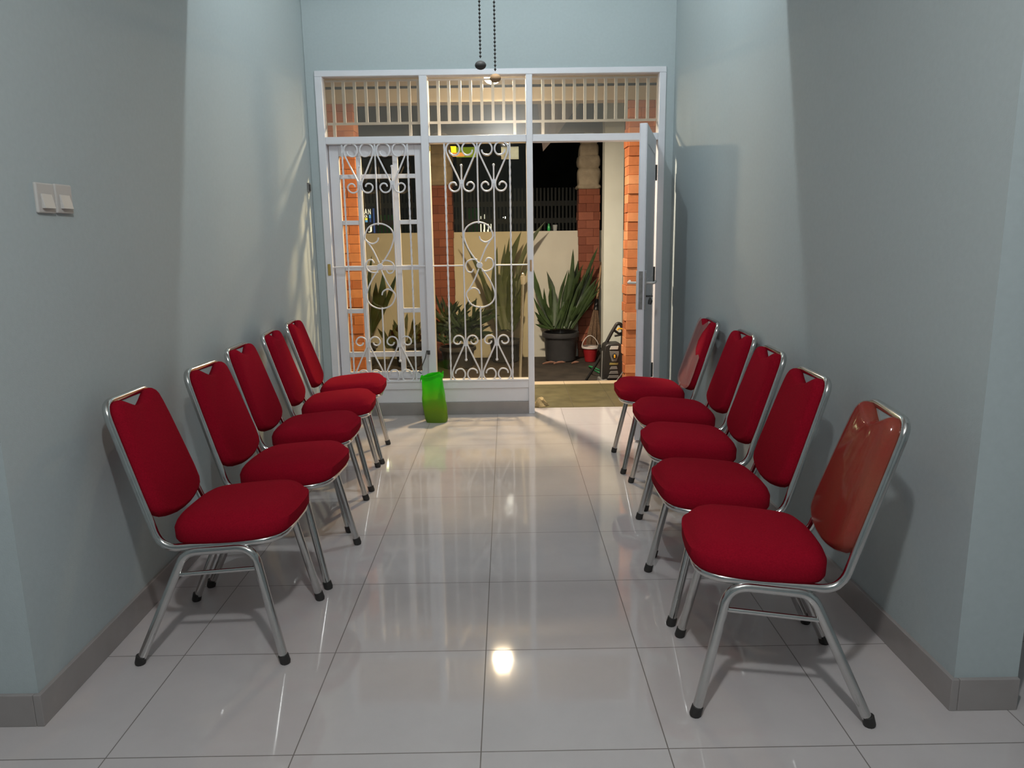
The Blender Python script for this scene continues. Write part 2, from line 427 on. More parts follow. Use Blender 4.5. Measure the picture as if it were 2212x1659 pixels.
# low panels under the two glazed bays
for i, (a, b) in enumerate(((JL1, P1a), (P1b, P2a))):
    pn = MB()
    pn.box(a, b, DY + .012, DY + .06, BH, .205)
    pn.box(a, b, DY + .002, DY + .07, .205, .262)
    pn.box(a, b, DY - .004, DY + .07, .262, .274)
    struct(pn.build('wall_panel_%s' % ('grille_door' if i == 0 else 'window'), M['white'], smooth=0, bevel=.003))
    struct(MB().box(a, b, DY + .004, DY + .06, 0, BH).build('baseboard_back_%d' % (i + 1), M['base'], smooth=0, bevel=.002))
def pane(name, a, b, z0, z1, y, m, t=.005):
    return struct(MB().box(a, b, y, y + t, z0, z1).build(name, m, smooth=0))
pane('window_1', P1b, P2a, .274, 2.013, DY + .052, M['glass'])
pane('window_2', JL1, P1a, 2.063, 2.472, DY + .05, M['glass_t'])
pane('window_3', P1b, P2a, 2.063, 2.472, DY + .05, M['glass_t'])
pane('window_4', P2b, JR0, 2.063, 2.472, DY + .05, M['glass_t'])
# brass fittings on the frame
for x, z, w, h in ((-1.318, 1.12, .022, .085), (.177, 1.13, .014, .085)):
    MB().box(x - w / 2, x + w / 2, DY - .008, DY, z - h / 2, z + h / 2).build('latch_plate', M['brass'] if x < 0 else M['wood'], frame, bevel=.004)
MB().box(P1b, P1b + .012, DY + .01, DY + .035, 1.96, 1.99).build('latch_plate', M['brass'], frame, bevel=.002)

# closed glazed leaf in the bay beside the switch wall
LY = DY + .062
d2 = bpy.data.objects.new('door_2', None); COL.objects.link(d2); struct(d2, 'closed white door leaf with small glass panes')
lf = MB()
lx0, lx1 = JL1 + .006, P1a - .004
gx0, gx1 = -1.217, -.664
lf.box(lx0, gx0, LY, LY + .036, .278, 2.0125)
lf.box(gx1, lx1, LY, LY + .036, .278, 2.0125)
lf.box(gx0, gx1, LY, LY + .036, 1.935, 2.0125)
lf.box(gx0, gx1, LY, LY + .036, .278, .335)
m1a, m1b, m2a, m2b = -1.094, -1.058, -.827, -.789
for z0, z1 in ((1.775, 1.806), (1.108, 1.144), (.450, .490)):
    lf.box(gx0, gx1, LY + .004, LY + .032, z0, z1)
for z0, z1 in ((1.444, 1.476), (.787, .822)):
    lf.box(gx0, m1a, LY + .004, LY + .032, z0, z1); lf.box(m2b, gx1, LY + .004, LY + .032, z0, z1)
for a, b in ((m1a, m1b), (m2a, m2b)):
    lf.box(a, b, LY + .003, LY + .033, .335, 1.935)
o = lf.build('leaf', M['white'], d2, smooth=0, bevel=.003)
pane('glass_pane', gx0, gx1, .335, 1.935, LY + .016, M['glass'], .004).parent = d2
MB().tube([at(922, 757, DY - .012), at(919, 772, DY - .012), at(908, 800, DY - .015), at(904, 803, DY - .02), at(911, 807, DY - .012)], .0035, 8).build('stay_hook', M['dark'], d2)
MB().box(-.555 - .06, -.548 - .045, DY - .014, DY, .475, .505).build('stay_bracket', M['dark'], d2)

# scroll grilles
def grille(name, cx, label, mirror):
    y = DY + .014
    g = thing(name, label, 'window grille', (cx, y, .27), group='white scroll grilles')
    Z0 = .27
    S = mirror
    def P(x, z, dy=0.0): return Vector((x, dy, z - Z0))
    tw = MB()
    for x in (-.236, .236):
        n = 150
        tw.tube([P(x, .276 + (2.01 - .276) * i / n) for i in range(n + 1)], .0072, 4, twist=.32)
    tw.build('twisted_bar', M['white'], g, smooth=60)
    br = MB()
    for x in (-.1175, .1175):
        br.tube([P(x, 1.852), P(x, 1.84), P(x, .44), P(x, .428)], [.007, .0056, .0056, .007], 8)
        br.ball(P(x, 1.856), .0095); br.ball(P(x, .426), .0105)
    br.tube([P(0, 2.012), P(0, 1.440)], .0058, 8); br.tube([P(0, .834), P(0, .276)], .0058, 8)
    lo, hi = (JL1 - cx, P1a - cx) if cx < -.5 else (P1b - cx, P2a - cx)
    br.tube([P(lo, 1.137), P(-.115, 1.137)], .0052, 8); br.tube([P(.115, 1.137), P(hi, 1.137)], .0052, 8)
    br.build('bar', M['white'], g)
    # hearts: a pair of mirrored S scrolls, above and (upside down) below
    def heart(cxh, zc, up, nm):
        hb = MB()
        for sgn in (-1, 1):
            bx, bz, R = .0575, .232, .0485
            pts = []
            for i in range(17):                              # big scroll, from its inside end over the top to the outer side
                a = math.radians(345 - i * 345 / 16)
                rr = .026 + (R - .026) * min(1, i / 5)
                pts.append((bx + rr * math.cos(a), bz + rr * math.sin(a)))
            pts += [(.1015, .200), (.072, .134), (.042, .070), (.019, .020), (.0115, -.006)]
            sx, sz = .0565, -.028
            for i in range(14):                              # small scroll curling outwards
                a = math.radians(190 + i * 26)
                rr = .0435 - .009 * min(1, i / 5) - .017 * max(0, (i - 7) / 6)
                pts.append((sx + rr * math.cos(a), sz + rr * math.sin(a)))
            path = smooth_path([P(cxh + sgn * px, zc + up * pz) for px, pz in pts], 3)
            hb.tube(path, .0060, 8)
        hb.box(cxh - .013, cxh + .013, -.006, .006, zc - Z0 - .014, zc - Z0 + .016)
        hb.build(nm, M['white'], g)
    for x in (-.1175, .1175):
        heart(x, 1.738, 1, 'scroll_heart'); heart(x, .546, -1, 'scroll_heart')
    k = .00336; cz = 1.138
    up1 = [(0, 2), (-14, 20), (-27, 43), (-33, 66), (-25, 84), (-4, 93), (19, 87), (30, 69), (28, 57), (15, 50), (4, 55), (1, 63)]
    up2 = [(28, 58), (14, 36), (2, 8)]
    side = [(-5, 12), (-16, 13), (-27, 8), (-31, -2), (-27, -13), (-18, -15), (-13, -8)]
    sm = MB()
    for q in (1, -1):
        for L_ in (up1, up2, side):
            sm.tube(smooth_path([P(S * q * a * k, cz + q * b * k) for a, b in L_], 5), .0056, 8)
    sm.lathe([(.0001, -.007), (.022, -.006), (.024, 0), (.022, .006), (.0001, .007)], 14)
    n0 = len(sm.v) - 5 * 14
    for i in range(n0, len(sm.v)):
        x, yv, z = sm.v[i]; sm.v[i] = (x, z, yv + cz - Z0)
    sm.build('scroll_medallion', M['white'], g)
    return g
grille('window_grille', -.943, 'white iron scroll grille in front of the small-paned door leaf', -1)
grille('window_grille', -.2045, 'white iron scroll grille over the clear pane with the cream notice', 1)

def transom_grille(a, b, xs, low, label):
    y = FB + .012
    g = thing('transom_grille', label, 'window grille', ((a + b) / 2, y, 2.063), group='barred transom grilles')
    c = (a + b) / 2
    r = MB(); r.box(a - c, b - c, -.006, .006, .095, .112); r.box(a - c, b - c, -.006, .006, .392, .405)
    r.build('rail', M['white'], g, smooth=0)
    for x in xs:
        MB().box(x - c - .0105, x - c + .0105, -.008, .008, .112, .392).build('bar', M['white'], g, smooth=0)
    for x in low:
        MB().box(x - c - .0105, x - c + .0105, -.008, .008, 0, .095).build('bar', M['white'], g, smooth=0)
YT = FB + .012
def xsof(us, v): return [at(u, v, YT).x for u in us]
transom_grille(JL1, P1a, xsof([698, 721.6, 744, 768, 792, 815.6, 839, 862, 885.5, 905], 240), xsof([699, 723, 887], 282), 'barred transom grille above the small-paned door leaf')
transom_grille(P1b, P2a, xsof([924, 947, 970, 994, 1017, 1041, 1065, 1088, 1111], 230), xsof([925, 949, 1112], 282), 'barred transom grille between the two posts, under the porch lamp')
transom_grille(P2b, JR0, xsof([1173, 1195, 1218, 1241, 1263.5, 1287, 1308, 1330, 1352.5, 1376, 1399, 1421], 230), xsof([1173], 282), 'barred transom grille above the open doorway')

# notice stuck on the clear pane
p0 = at(1082.5, 317, DY + .045); p1 = at(1120.5, 343.5, DY + .045)
pt = thing('paper_notice', 'small cream paper notice stuck on the glass beside the doorway', 'notice', ((p0.x + p1.x) / 2, DY + .047, (p0.z + p1.z) / 2))
w, h = (p1.x - p0.x) / 2, (p0.z - p1.z) / 2
MB().box(-w, w, 0, .002, -h, h).build('sheet', M['paper'], pt, smooth=0)
bd = MB()
for s in (-1, 1):
    bd.box(-w + .006, w - .006, -.001, 0, s * (h - .006) - .001, s * (h - .006) + .001); bd.box(s * (w - .006) - .001, s * (w - .006) + .001, -.001, 0, -h + .006, h - .006)
for i in range(5): bd.box(-w + .016, -w + .05 + .012 * (i % 2), -.001, 0, -.028 + i * .012 - .001, -.028 + i * .012 + .001)
bd.build('printed_border', M['ink'], pt, smooth=0)

# ------------------------------------------------------------------ open door leaf
hinge = Vector((1.064, DY - .010, 0)); free = Vector((.8455, 4.785, 0))
dv = (free - hinge); LW = dv.length; ang = math.atan2(dv.y, dv.x)
d1 = bpy.data.objects.new('door_1', None); COL.objects.link(d1); struct(d1, 'open white door leaf folded back beside the chairs')
d1.location = hinge; d1.rotation_euler = (0, 0, ang)
lb = MB()
ZB, ZT = .012, 2.012
lb.box(.012, LW, -.019, .019, ZB, ZT)
for s in (-1, 1):          # raised stiles and rails on both faces
    for x0, x1, z0, z1 in ((.012, .11, ZB, ZT), (LW - .11, LW, ZB, ZT), (.11, LW - .11, ZB, .22), (.11, LW - .11, 1.9, ZT), (.11, LW - .11, .92, 1.05)):
        lb.box(x0, x1, s * .019 if s > 0 else -.024, .024 if s > 0 else -.019, z0, z1)
lb.build('leaf', M['white'], d1, smooth=0, bevel=.003)
zl0, zl1 = at(1388, 668, 4.785).z, at(1388, 586, 4.785).z
MB().box(LW, LW + .003, -.0125, .0125, zl0, zl1).build('lock_faceplate', M['steel'], d1, smooth=0, bevel=.001)
zh = at(1388, 612, 4.785).z
for s in (-1, 1):
    pl = MB().box(LW - .062, LW - .020, s * .024 if s > 0 else -.031, .031 if s > 0 else -.024, zl0 - .005, zl1 + .002).build('handle_plate', M['plate'], d1, smooth=0, bevel=.003)
    MB().tube(fillet([(LW - .041, s * .03, zh), (LW - .041, s * .082, zh), (LW - .16, s * .084, zh + .004)], [0, .02, 0]), .0085, 10).build('lever', M['plate'], pl)
kz = at(1405, 640, 4.8).z
def side_of_camera():
    # the face that looks toward the corner wall
    n = Vector((-dv.y, dv.x, 0)).normalized()
    return 1 if n.x > 0 else -1
ks = side_of_camera()
kk = MB(); kk.tube([(LW - .041, ks * .030, kz), (LW - .041, ks * .060, kz)], .006, 8)
kk.box(LW - .047, LW - .035, ks * .045 if ks > 0 else -.075, .075 if ks > 0 else ks * .045, kz - .004, kz + .004)
kk.build('key', M['key'], d1)
MB().tube([(LW - .041, ks * .058, kz - .008), (LW - .041, ks * .060, kz - .03), (LW - .041, ks * .056, kz - .052)], [.004, .014, .012], 10).build('key_fob', M['key'], d1)
for v in (373, 592, 798):
    z = at(1422, v, 5.62).z
    hb = MB(); hb.tube([(.004, ks * .026, z - .055), (.004, ks * .026, z + .055)], .009, 10)
    hb.box(.004, .05, ks * .024 if ks > 0 else -.0265, .0265 if ks > 0 else -.024, z - .05, z + .05)
    hb.build('hinge', M['dark'], d1)

# ------------------------------------------------------------------ chairs
def outline_offset(pts, d):
    """Moves a closed 2-D outline outwards by d (inwards if negative)."""
    n = len(pts); area = sum(pts[i][0] * pts[(i + 1) % n][1] - pts[(i + 1) % n][0] * pts[i][1] for i in range(n))
    sg = 1 if area > 0 else -1; out = []
    for i in range(n):
        a = Vector(pts[i - 1]); b = Vector(pts[i]); c = Vector(pts[(i + 1) % n])
        e1 = (b - a).normalized(); e2 = (c - b).normalized()
        n1 = Vector((e1.y, -e1.x)) * sg; n2 = Vector((e2.y, -e2.x)) * sg
        k = (n1 + n2); k = k / max(.35, k.dot(n1)) if k.length > 1e-6 else n1
        out.append(tuple(b + k * d))
    return out
def sym(half):
    """Closed outline from its half with y >= 0 (first and last point on the axis)."""
    return half + [(x, -y) for x, y in half[-2:0:-1]]
def cr2(pts, sub=4):
    return [tuple(p[:2]) for p in smooth_path([(x, y, 0) for x, y in pts], sub, True)]

U = Vector((-.3058, 0, .9521)); NRM = Vector((.9521, 0, .3058)); P0 = Vector((-.148, 0, .383))
def back_pt(s, y, n): return P0 + U * s + NRM * n + Vector((0, y, 0))
BACK_HALF = [(.092, 0), (.094, .05), (.101, .10), (.113, .145), (.127, .174), (.150, .190), (.20, .195), (.30, .195), (.40, .194), (.455, .190), (.485, .183), (.502, .168), (.511, .148), (.511, .130), (.503, .106), (.486, .062), (.474, .026), (.473, 0)]
BACK_OUT = sym([(a - .024, b * (.85 - .12 * max(0, min(1, (a - .17) / .33)))) for a, b in BACK_HALF])
def pad_rings(out, spec):
    return [[back_pt(s, y, n) for s, y in outline_offset(out, d)] for n, d in spec]

def make_chair():
    t = thing('banquet_chair', '', 'chair')
    # seat: plan outline, bulging sides, domed top
    half = [(.252, 0), (.250, .08), (.240, .145), (.215, .190), (.165, .217), (.10, .226), (.02, .223), (-.065, .207), (-.105, .176), (-.124, .12), (-.131, .06), (-.132, 0)]
    plan = cr2(sym([(a, b * .865) for a, b in half]), 3)
    def seat_ring(dz, d, k=1.0):
        pts = outline_offset(plan, d)
        out = []
        for x, y in pts:
            x, y = .08 + (x - .08) * k, y * k
            droop = .016 * max(0, (x - .15) / .10) ** 1.5 if dz > .045 else 0
            out.append(Vector((x, y, .402 + .075 * (x + .09) + dz - droop)))
        return out
    rs = [seat_ring(-.012, -.014), seat_ring(-.006, -.002), seat_ring(.006, .005), seat_ring(.040, .006), seat_ring(.055, -.001), seat_ring(.066, -.011), seat_ring(.077, -.026), seat_ring(.083, -.026, .85), seat_ring(.088, -.026, .62), seat_ring(.091, -.026, .36), seat_ring(.092, -.026, .12)]
    sb = MB().rings(rs)
    sb.build('seat', M['red'], t, smooth=80)
    # back and seat frame: one bent tube
    YB, YS = .147, .181
    tp = back_pt(.4905, 0, -.004)
    loop = [(tp.x, -YB + .004, tp.z), (-.148, -YS, .383), (.232, -YS, .410), (.232, YS, .410), (-.148, YS, .383), (tp.x, YB - .004, tp.z)]
    path = fillet(loop, [.055, .075, .10, .10, .075, .055], True)
    MB().tube(path, .0126, 12, True).build('back_frame', M['chrome'], t, smooth=80)
    # backrest pad
    bk = MB().rings(pad_rings(BACK_OUT, [(-.010, -.022), (-.006, -.010), (.000, 0), (.018, 0), (.029, -.004), (.036, -.010), (.040, -.018)]))
    bp = bk.build('backrest', M['red'], t, smooth=70)
    # leg frames: an upturned U on either side
    for s in (-1, 1):
        pts = [(.232, s * .2165, .012), (.150, s * .190, .391), (-.070, s * .190, .374), (-.238, s * .2165, .012)]
        lg = MB().tube(fillet(pts, [0, .065, .065, 0]), .0142, 12).build('leg_frame', M['chrome'], t, smooth=80)
        MB().tube([(.150 + .085 * .24, s * .1955, .318 + .004), (-.068 - .170 * .21, s * .1955, .300)], .0072, 10).build('stretcher', M['chrome'], lg, smooth=80)
        for x, dx in ((.232, 1), (-.238, -1)):
            MB().tube([(x + dx * .003, s * .2165, 0), (x + dx * .002, s * .2165, .006), (x - dx * .004, s * .2165, .030)], [.0150, .0172, .0166], 12).build('foot_cap', M['rubber'], lg, smooth=50)
    return t, bp
proto, proto_back = make_chair()
bpy.context.view_layer.update()
G = 'red banquet chairs along the two walls'
# centre of the feet and heading; the passage side of the feet was read off the floor tiles
chairs = [
    (-.968, 2.440, -1.0, 'red padded chrome chair of the switch wall row, nearest the room, under the switches'),
    (-.938, 2.975, -4.0, 'red padded chrome chair next to the one under the switches, its seat pushed furthest out'),
    (-.990, 3.535, 0.0, 'red padded chrome chair in the middle of the five along the switch wall'),
    (-1.005, 4.085, 5.0, 'red padded chrome chair on the switch wall side, second from the green bag'),
    (-1.025, 4.590, 4.0, 'red padded chrome chair nearest the green bag, in front of the grilled door leaf'),
    (.776, 2.100, 173.0, 'red chrome chair with a shiny plastic-wrapped back, beside the wall corner'),
    (.790, 2.635, 180.0, 'red fabric chrome chair directly next to the shiny plastic-wrapped back'),
    (.845, 3.200, 178.0, 'red padded chrome chair in the middle of the five along the open door wall'),
    (.902, 3.752, 180.0, 'red fabric chrome chair between the middle one and the torn plastic back'),
    (.886, 4.338, 179.0, 'red chrome chair with torn clear plastic on its back, closest to the open door'),
]
placed = []
for i, (x, y, a, lab) in enumerate(chairs):
    c = proto if i == 0 else copy_tree(proto)
    c.location = (x, y, 0); c.rotation_euler = (0, 0, math.radians(a))
    tag(c, lab, 'chair', G); placed.append(c)
def back_of(c): return [k for k in children(c) if k.name.startswith('backrest')][0]
# plastic film on two of the backs
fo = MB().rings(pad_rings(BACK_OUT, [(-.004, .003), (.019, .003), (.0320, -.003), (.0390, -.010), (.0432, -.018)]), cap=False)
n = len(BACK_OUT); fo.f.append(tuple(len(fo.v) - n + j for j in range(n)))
o = fo.build('plastic_cover', M['film'], back_of(placed[5]), smooth=70); o['label'] = 'shiny plastic film with a painted warm reflection, wrapped round the backrest'
def torn(out):
    keep = [p for p in out if not (p[0] > .28 and p[1] > 0.0 and p[0] < .472)]
    i = max(range(len(keep)), key=lambda j: (keep[j][0] <= .28 and keep[j][1] > 0, keep[j][0]))
    tear = [(.290, .122), (.276, .070), (.310, .028), (.360, .015), (.410, .045), (.446, .088)]
    return keep[:i + 1] + tear + keep[i + 1:]
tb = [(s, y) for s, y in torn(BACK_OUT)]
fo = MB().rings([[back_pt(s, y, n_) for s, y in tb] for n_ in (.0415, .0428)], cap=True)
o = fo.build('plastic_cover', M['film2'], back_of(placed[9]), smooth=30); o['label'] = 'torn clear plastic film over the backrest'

# ------------------------------------------------------------------ small things in the room
def green_bag():
    t = thing('shopping_bag', 'bright green open-topped plastic bag standing by the post on the floor', 'bag', (-.540, 5.43, 0), math.radians(-4))
    rs = []
    for i in range(15):
        z = .368 * i / 14; k = i / 14
        hw = .080 + .006 * math.sin(k * 5) ; hd = .045 - .004 * k
        lean = -.030 * k
        r = []
        for j in range(32):
            a = 2 * PI * j / 32
            cx_, sy_ = math.cos(a), math.sin(a)
            x = hw * math.copysign(abs(cx_) ** .45, cx_); y = hd * math.copysign(abs(sy_) ** .45, sy_)
            wob = .0035 * math.sin(3 * a + 9 * k) + .0025 * math.sin(7 * a + 21 * k)
            zz = z
            if i == 14: zz = z - .012 + .014 * (x / hw) + .008 * math.sin(5 * a)
            if i >= 13 and x > 0: x += .012 * (i - 12) / 2 * (x / hw)
            if i == 0: x *= .93; y *= .93
            r.append(Vector((x * (1 + wob * 8) + lean, y * (1 + wob * 10), max(0, zz))))
        rs.append(r)
    b = MB().rings(rs, cap=False); b.f.append(tuple(range(31, -1, -1)))
    b.build('bag_body', M['bag'], t, smooth=60)
    cuff = MB().rings([[p + Vector((p.x + .03, p.y, 0)) * .05 + Vector((0, 0, dz + .006 * math.sin(j * 1.3))) for j, p in enumerate(rs[14])] for dz in (.0, -.028)], cap=False)
    cuff.build('folded_rim', M['bag'], t, smooth=60)
green_bag()

def switch(u, v, label):
    q = at(u, v, 2.3)
    d = RM.transposed() @ Vector(((u - 1106) / F_PX, (v - 829.5) / F_PX, 1.0))
    tt = (LN - .007) / d.x; q = Vector((LN - .007, d.y * tt, CAM_H + d.z * tt))
    t = thing('light_switch', label, 'light switch', q, group='switches on the wall')
    MB().box(0, .011, -.043, .043, -.043, .043).build('switch_plate', M['plate'], t, smooth=0, bevel=.004)
    r = MB(); r.prism([(.010, -.030), (.022, -.030), (.013, .012), (.010, .012)], -.026, .026)
    r.build('rocker', M['plate'], t, smooth=0, bevel=.002)
switch(92, 428, 'pale square light switch on the wall, the one farther from the windows')
switch(132, 430, 'pale square light switch on the wall, the one nearer the windows')
d = RM.transposed() @ Vector(((668.5 - 1106) / F_PX, (405.5 - 829.5) / F_PX, 1.0)); tt = (LF + .012) / d.x
wh = thing('wall_clip', 'tiny dark metal clip on the wall beside the door frame', 'wall fitting', (LF + .012, d.y * tt, CAM_H + d.z * tt))
MB().box(-.012, .002, -.03, .03, -.032, .032).build('clip_plate', M['steel'], wh, smooth=0, bevel=.002)
MB().box(.002, .006, -.02, .02, -.022, .022).build('clip_recess', M['black'], wh, smooth=0)

# ceiling fan: only its two pull chains hang into view
CY = .95
f = thing('ceiling_fan', 'ceiling fan whose two beaded pull chains hang in front of the transom', 'ceiling fan', (0, CY, 3.15))
MB().lathe([(.07, 0), (.09, -.03), (.13, -.06), (.13, -.13), (.09, -.17), (.03, -.18)], 24).build('motor', M['steel'], f)
for k in range(4):
    mtx = Matrix.Rotation(PI / 4 + k * PI / 2, 4, 'Z') @ Matrix.Rotation(.15, 4, 'X')
    MB().box(.14, .55, -.06, .06, -.105, -.097, mtx).build('blade', M['wood'], f, smooth=0)
cl_ = thing('ceiling_lamp', 'round white ceiling lamp that lights the front of the room', 'lamp', (0, .32, 2.91))
MB().tube([(0, 0, .24), (0, 0, -.02)], .010, 8).build('hanging_rod', M['steel'], cl_)
MB().lathe([(.10, 0), (.10, -.03), (.07, -.04)], 24).build('lamp_base', M['white'], cl_)
MB().lathe([(.07, -.04), (.105, -.07), (.11, -.11), (.09, -.16), (.05, -.19), (.0005, -.20)], 24, cap=False).build('globe', M['bulb_c'], cl_)
for u, v, mm in ((1038, 141, M['dark']), (1070, 169, M['wood'])):
    q = at(u, v, CY) - Vector((0, CY, 3.15))
    cz = MB()
    nb = 330
    top = -.17
    for i in range(nb):
        z = q.z + .010 + (top - q.z - .010) * i / (nb - 1)
        o8 = .0016
        cz.add([(q.x + dx * o8, q.y + dy * o8, z + dz * o8 * 1.5) for dx, dy, dz in ((1, 0, 0), (0, 1, 0), (-1, 0, 0), (0, -1, 0), (0, 0, 1), (0, 0, -1))],
               [(0, 1, 4), (1, 2, 4), (2, 3, 4), (3, 0, 4), (1, 0, 5), (2, 1, 5), (3, 2, 5), (0, 3, 5)])
    ch = cz.build('pull_chain', M['dark'], f, smooth=0)
    MB().ball(q, .0068, 10, .74).build('chain_knob', mm, ch)
# lamp in the passage, on the face of the dropped ceiling
pl_ = thing('wall_lamp', 'small bulb lamp on the face of the dropped ceiling', 'lamp', (0, 3.702, 3.30))
MB().box(-.05, .05, -.015, .01, -.05, .05).build('base', M['white'], pl_, smooth=0, bevel=.004)
MB().tube([(0, .01, 0), (0, .09, .02)], .012, 10).build('arm', M['steel'], pl_)
MB().ball((0, .128, .022), .02, 10).build('bulb', M['bulb_c'], pl_)

# rag on the threshold by the post
rg = MB(); base = at(1160, 872, 5.86)
rs = []
for i in range(7):
    k = i / 6; r = []
    for j in range(22):
        a = 2 * PI * j / 22
        rad = (.055 - .035 * k) * (1 + .25 * math.sin(3 * a + 2 * k) + .15 * math.sin(7 * a + i))
        r.append(Vector((  .150 + .10 + rad * math.cos(a) * 1.1, 5.90 + rad * math.sin(a) * .9, .002 + .06 * k * (1 + .2 * math.sin(2 * a)))))
    rs.append(r)
tag(rg.rings(rs).build('cleaning_rag', M['rag'], smooth=50), 'crumpled tan rag on the threshold beside the door post', 'cloth')

# ------------------------------------------------------------------ porch
struct(MB().box(-3.2, 3.2, 5.83, 6.79, -.14, 0).build('floor_porch', M['porch'], smooth=0))
struct(MB().box(-3.2, 3.2, 6.79, 6.935, -.14, .0).build('trim_porch_edge', M['edge'], smooth=0))
struct(MB().box(-3.2, 3.2, 5.80, 6.915, 2.64, 2.75).build('ceiling_porch', M['beam'], smooth=0))
struct(MB().box(-3.2, 3.2, 6.93, 7.10, 2.505, 2.622).build('beam_porch', M['beam'], smooth=0, bevel=.004))
struct(MB().box(-3.2, -1.345, 5.80, 5.82, 0, 2.66).build('wall_porch_left', M['cream'], smooth=0))
struct(MB().box(1.153, 3.2, 5.80, 5.82, 0, 2.66).build('wall_porch_right', M['cream'], smooth=0))

def brick_pillar(name, x0, x1, y0, y1, z0, z1, m, course, bl, seed, jut=.008, label=None, mort=None):
    rnd = random.Random(seed)
    t = bpy.data.objects.new(name, None); COL.objects.link(t); struct(t, label)
    MB().box(x0 + .012, x1 - .012, y0 + .012, y1 - .012, z0, z1).build('core', mort or M['mortar'], t, smooth=0)
    b = MB(); z = z0; row = 0
    while z < z1 - .01:
        zt = min(z + course, z1)
        off = 0 if row % 2 else bl / 2
        for face in ('f', 'l', 'r'):
            a0, a1 = (x0, x1) if face == 'f' else (y0, y1)
            x = a0 - off if off else a0
            while x < a1 - .004:
                c0, c1 = max(a0, x), min(a1, x + bl)
                if c1 - c0 > .012:
                    j = rnd.random() * jut if rnd.random() < .45 else 0
                    if face == 'f': b.box(c0 + .0007, c1 - .0007, y0 - j, y0 + .03, z + .0012, zt - .0012)
                    elif face == 'l': b.box(x0 - j, x0 + .03, c0 + .001, c1 - .001, z + .0012, zt - .0012)
                    else: b.box(x1 - .03, x1 + j, c0 + .001, c1 - .001, z + .0012, zt - .0012)
                x += bl
        z = zt; row += 1
    b.build('brickwork', m, t, smooth=0, bevel=.0025)
    return t
brick_pillar('pillar_brick', -1.74, -1.338, 6.95, 7.16, -.10, 2.505, M['brick_o'], .082, .21, 3, .006, 'orange brick porch pillar behind the small-paned leaf')
brick_pillar('pillar_brick', 1.098, 1.50, 6.95, 7.16, -.10, 2.505, M['brick_o'], .082, .22, 5, .014, 'orange brick porch pillar beside the open door')
brick_pillar('pillar_brick', -.875, -.625, 8.93, 9.18, -.10, 1.93, M['brick_r'], .095, .17, 11, .006, 'dark red brick pillar between the planted pots')
brick_pillar('pillar_brick', .846, 1.088, 8.95, 9.19, -.10, 1.87, M['brick_r'], .095, .17, 13, .010, 'dark red brick pillar behind the broom')
def ornament(cx, cy, w, z0, z1, prof, label):
    rs = []
    for k, r in prof:
        z = z0 + (z1 - z0) * k; h = w / 2 * r; ring = []
        for j in range(24):
            a = 2 * PI * j / 24; c, s = math.cos(a), math.sin(a)
            wob = 1 + .03 * math.sin(5 * a + 12 * k)
            ring.append(Vector((cx + h * math.copysign(abs(c) ** .33, c) * wob, cy + h * math.copysign(abs(s) ** .33, s) * wob, z)))
        rs.append(ring)
    o = MB().rings(rs).build('pillar_cap', M['stone'], smooth=50)
    tag(o, label, 'pillar ornament', 'stone caps on the brick pillars')
cap = [(0, 1.20), (.025, 1.30), (.06, 1.24), (.075, 1.12), (.10, 1.10), (.20, 1.16), (.30, 1.17), (.355, 1.08), (.37, 1.00), (.39, 1.02), (.42, 1.14), (.50, 1.18), (.575, 1.12), (.60, 1.0), (.62, 1.02), (.73, 1.0), (.78, .93), (.80, .80), (.83, .86), (.92, .84), (.97, .70), (1.0, .45)]
ornament(.967, 9.07, .225, 1.87, 2.50, cap, 'tiered pale carved cap on the brick pillar behind the broom')
ornament(-.75, 9.05, .235, 1.93, 2.52, cap, 'tiered pale carved cap on the brick pillar seen through the clear pane')
struct(MB().box(1.046, 1.252, 8.20, 8.40, -.10, 2.75).build('column_white', M['column'], smooth=0, bevel=.004), 'plain white square column next to the orange pillar')
struct(MB().box(-4.5, .87, 9.02, 9.14, -.10, 1.398).build('wall_garden', M['cream'], smooth=0), 'low cream garden wall behind the pots')
struct(MB().box(1.05, 4.0, 9.02, 9.14, -.10, 1.398).build('wall_garden_end', M['cream'], smooth=0))
struct(MB().box(-9, 9, 6.93, 30, -.2, -.10).build('ground', M['ground'], smooth=0))

# porch lamp
pl_ = thing('porch_lamp', 'round glowing ceiling lamp under the porch roof', 'lamp', (-.095, 6.37, 2.64))
MB().lathe([(.075, 0), (.075, -.03), (.05, -.035)], 24).build('lamp_base', M['white'], pl_)
MB().lathe([(.058, -.034), (.066, -.045), (.062, -.066), (.045, -.084), (.02, -.094), (.0005, -.095)], 24, cap=False).build('bulb', M['bulb_w'], pl_)

# hanging tarp corner behind the beam
TY = 8.62
a = at(1158, 200, TY); b = at(1268, 200, TY - .05); c = at(1173, 327, TY); e = at(1200, 296, TY - .05); g_ = at(1205, 200, TY - .12)
tt_ = thing('hanging_tarp', 'grey tarp corner hanging to a point above the doorway', 'tarp', a)
tp = MB(); th = Vector((0, .006, 0))
P_ = [p - a for p in (a, g_, b, e, c)]
tp.add(P_ + [p + th for p in P_], [(0, 1, 4), (1, 3, 4), (1, 2, 3), (5, 9, 6), (6, 9, 8), (6, 8, 7), (0, 4, 9, 5), (4, 3, 8, 9), (3, 2, 7, 8), (2, 1, 6, 7), (1, 0, 5, 6)])
tp.build('cloth', M['tarp'], tt_, smooth=0)
MB().tube([Vector((-2.2, 0, .02)), Vector((1.3, -.10, .02))], .012, 8).build('support_rod', M['dark'], tt_)

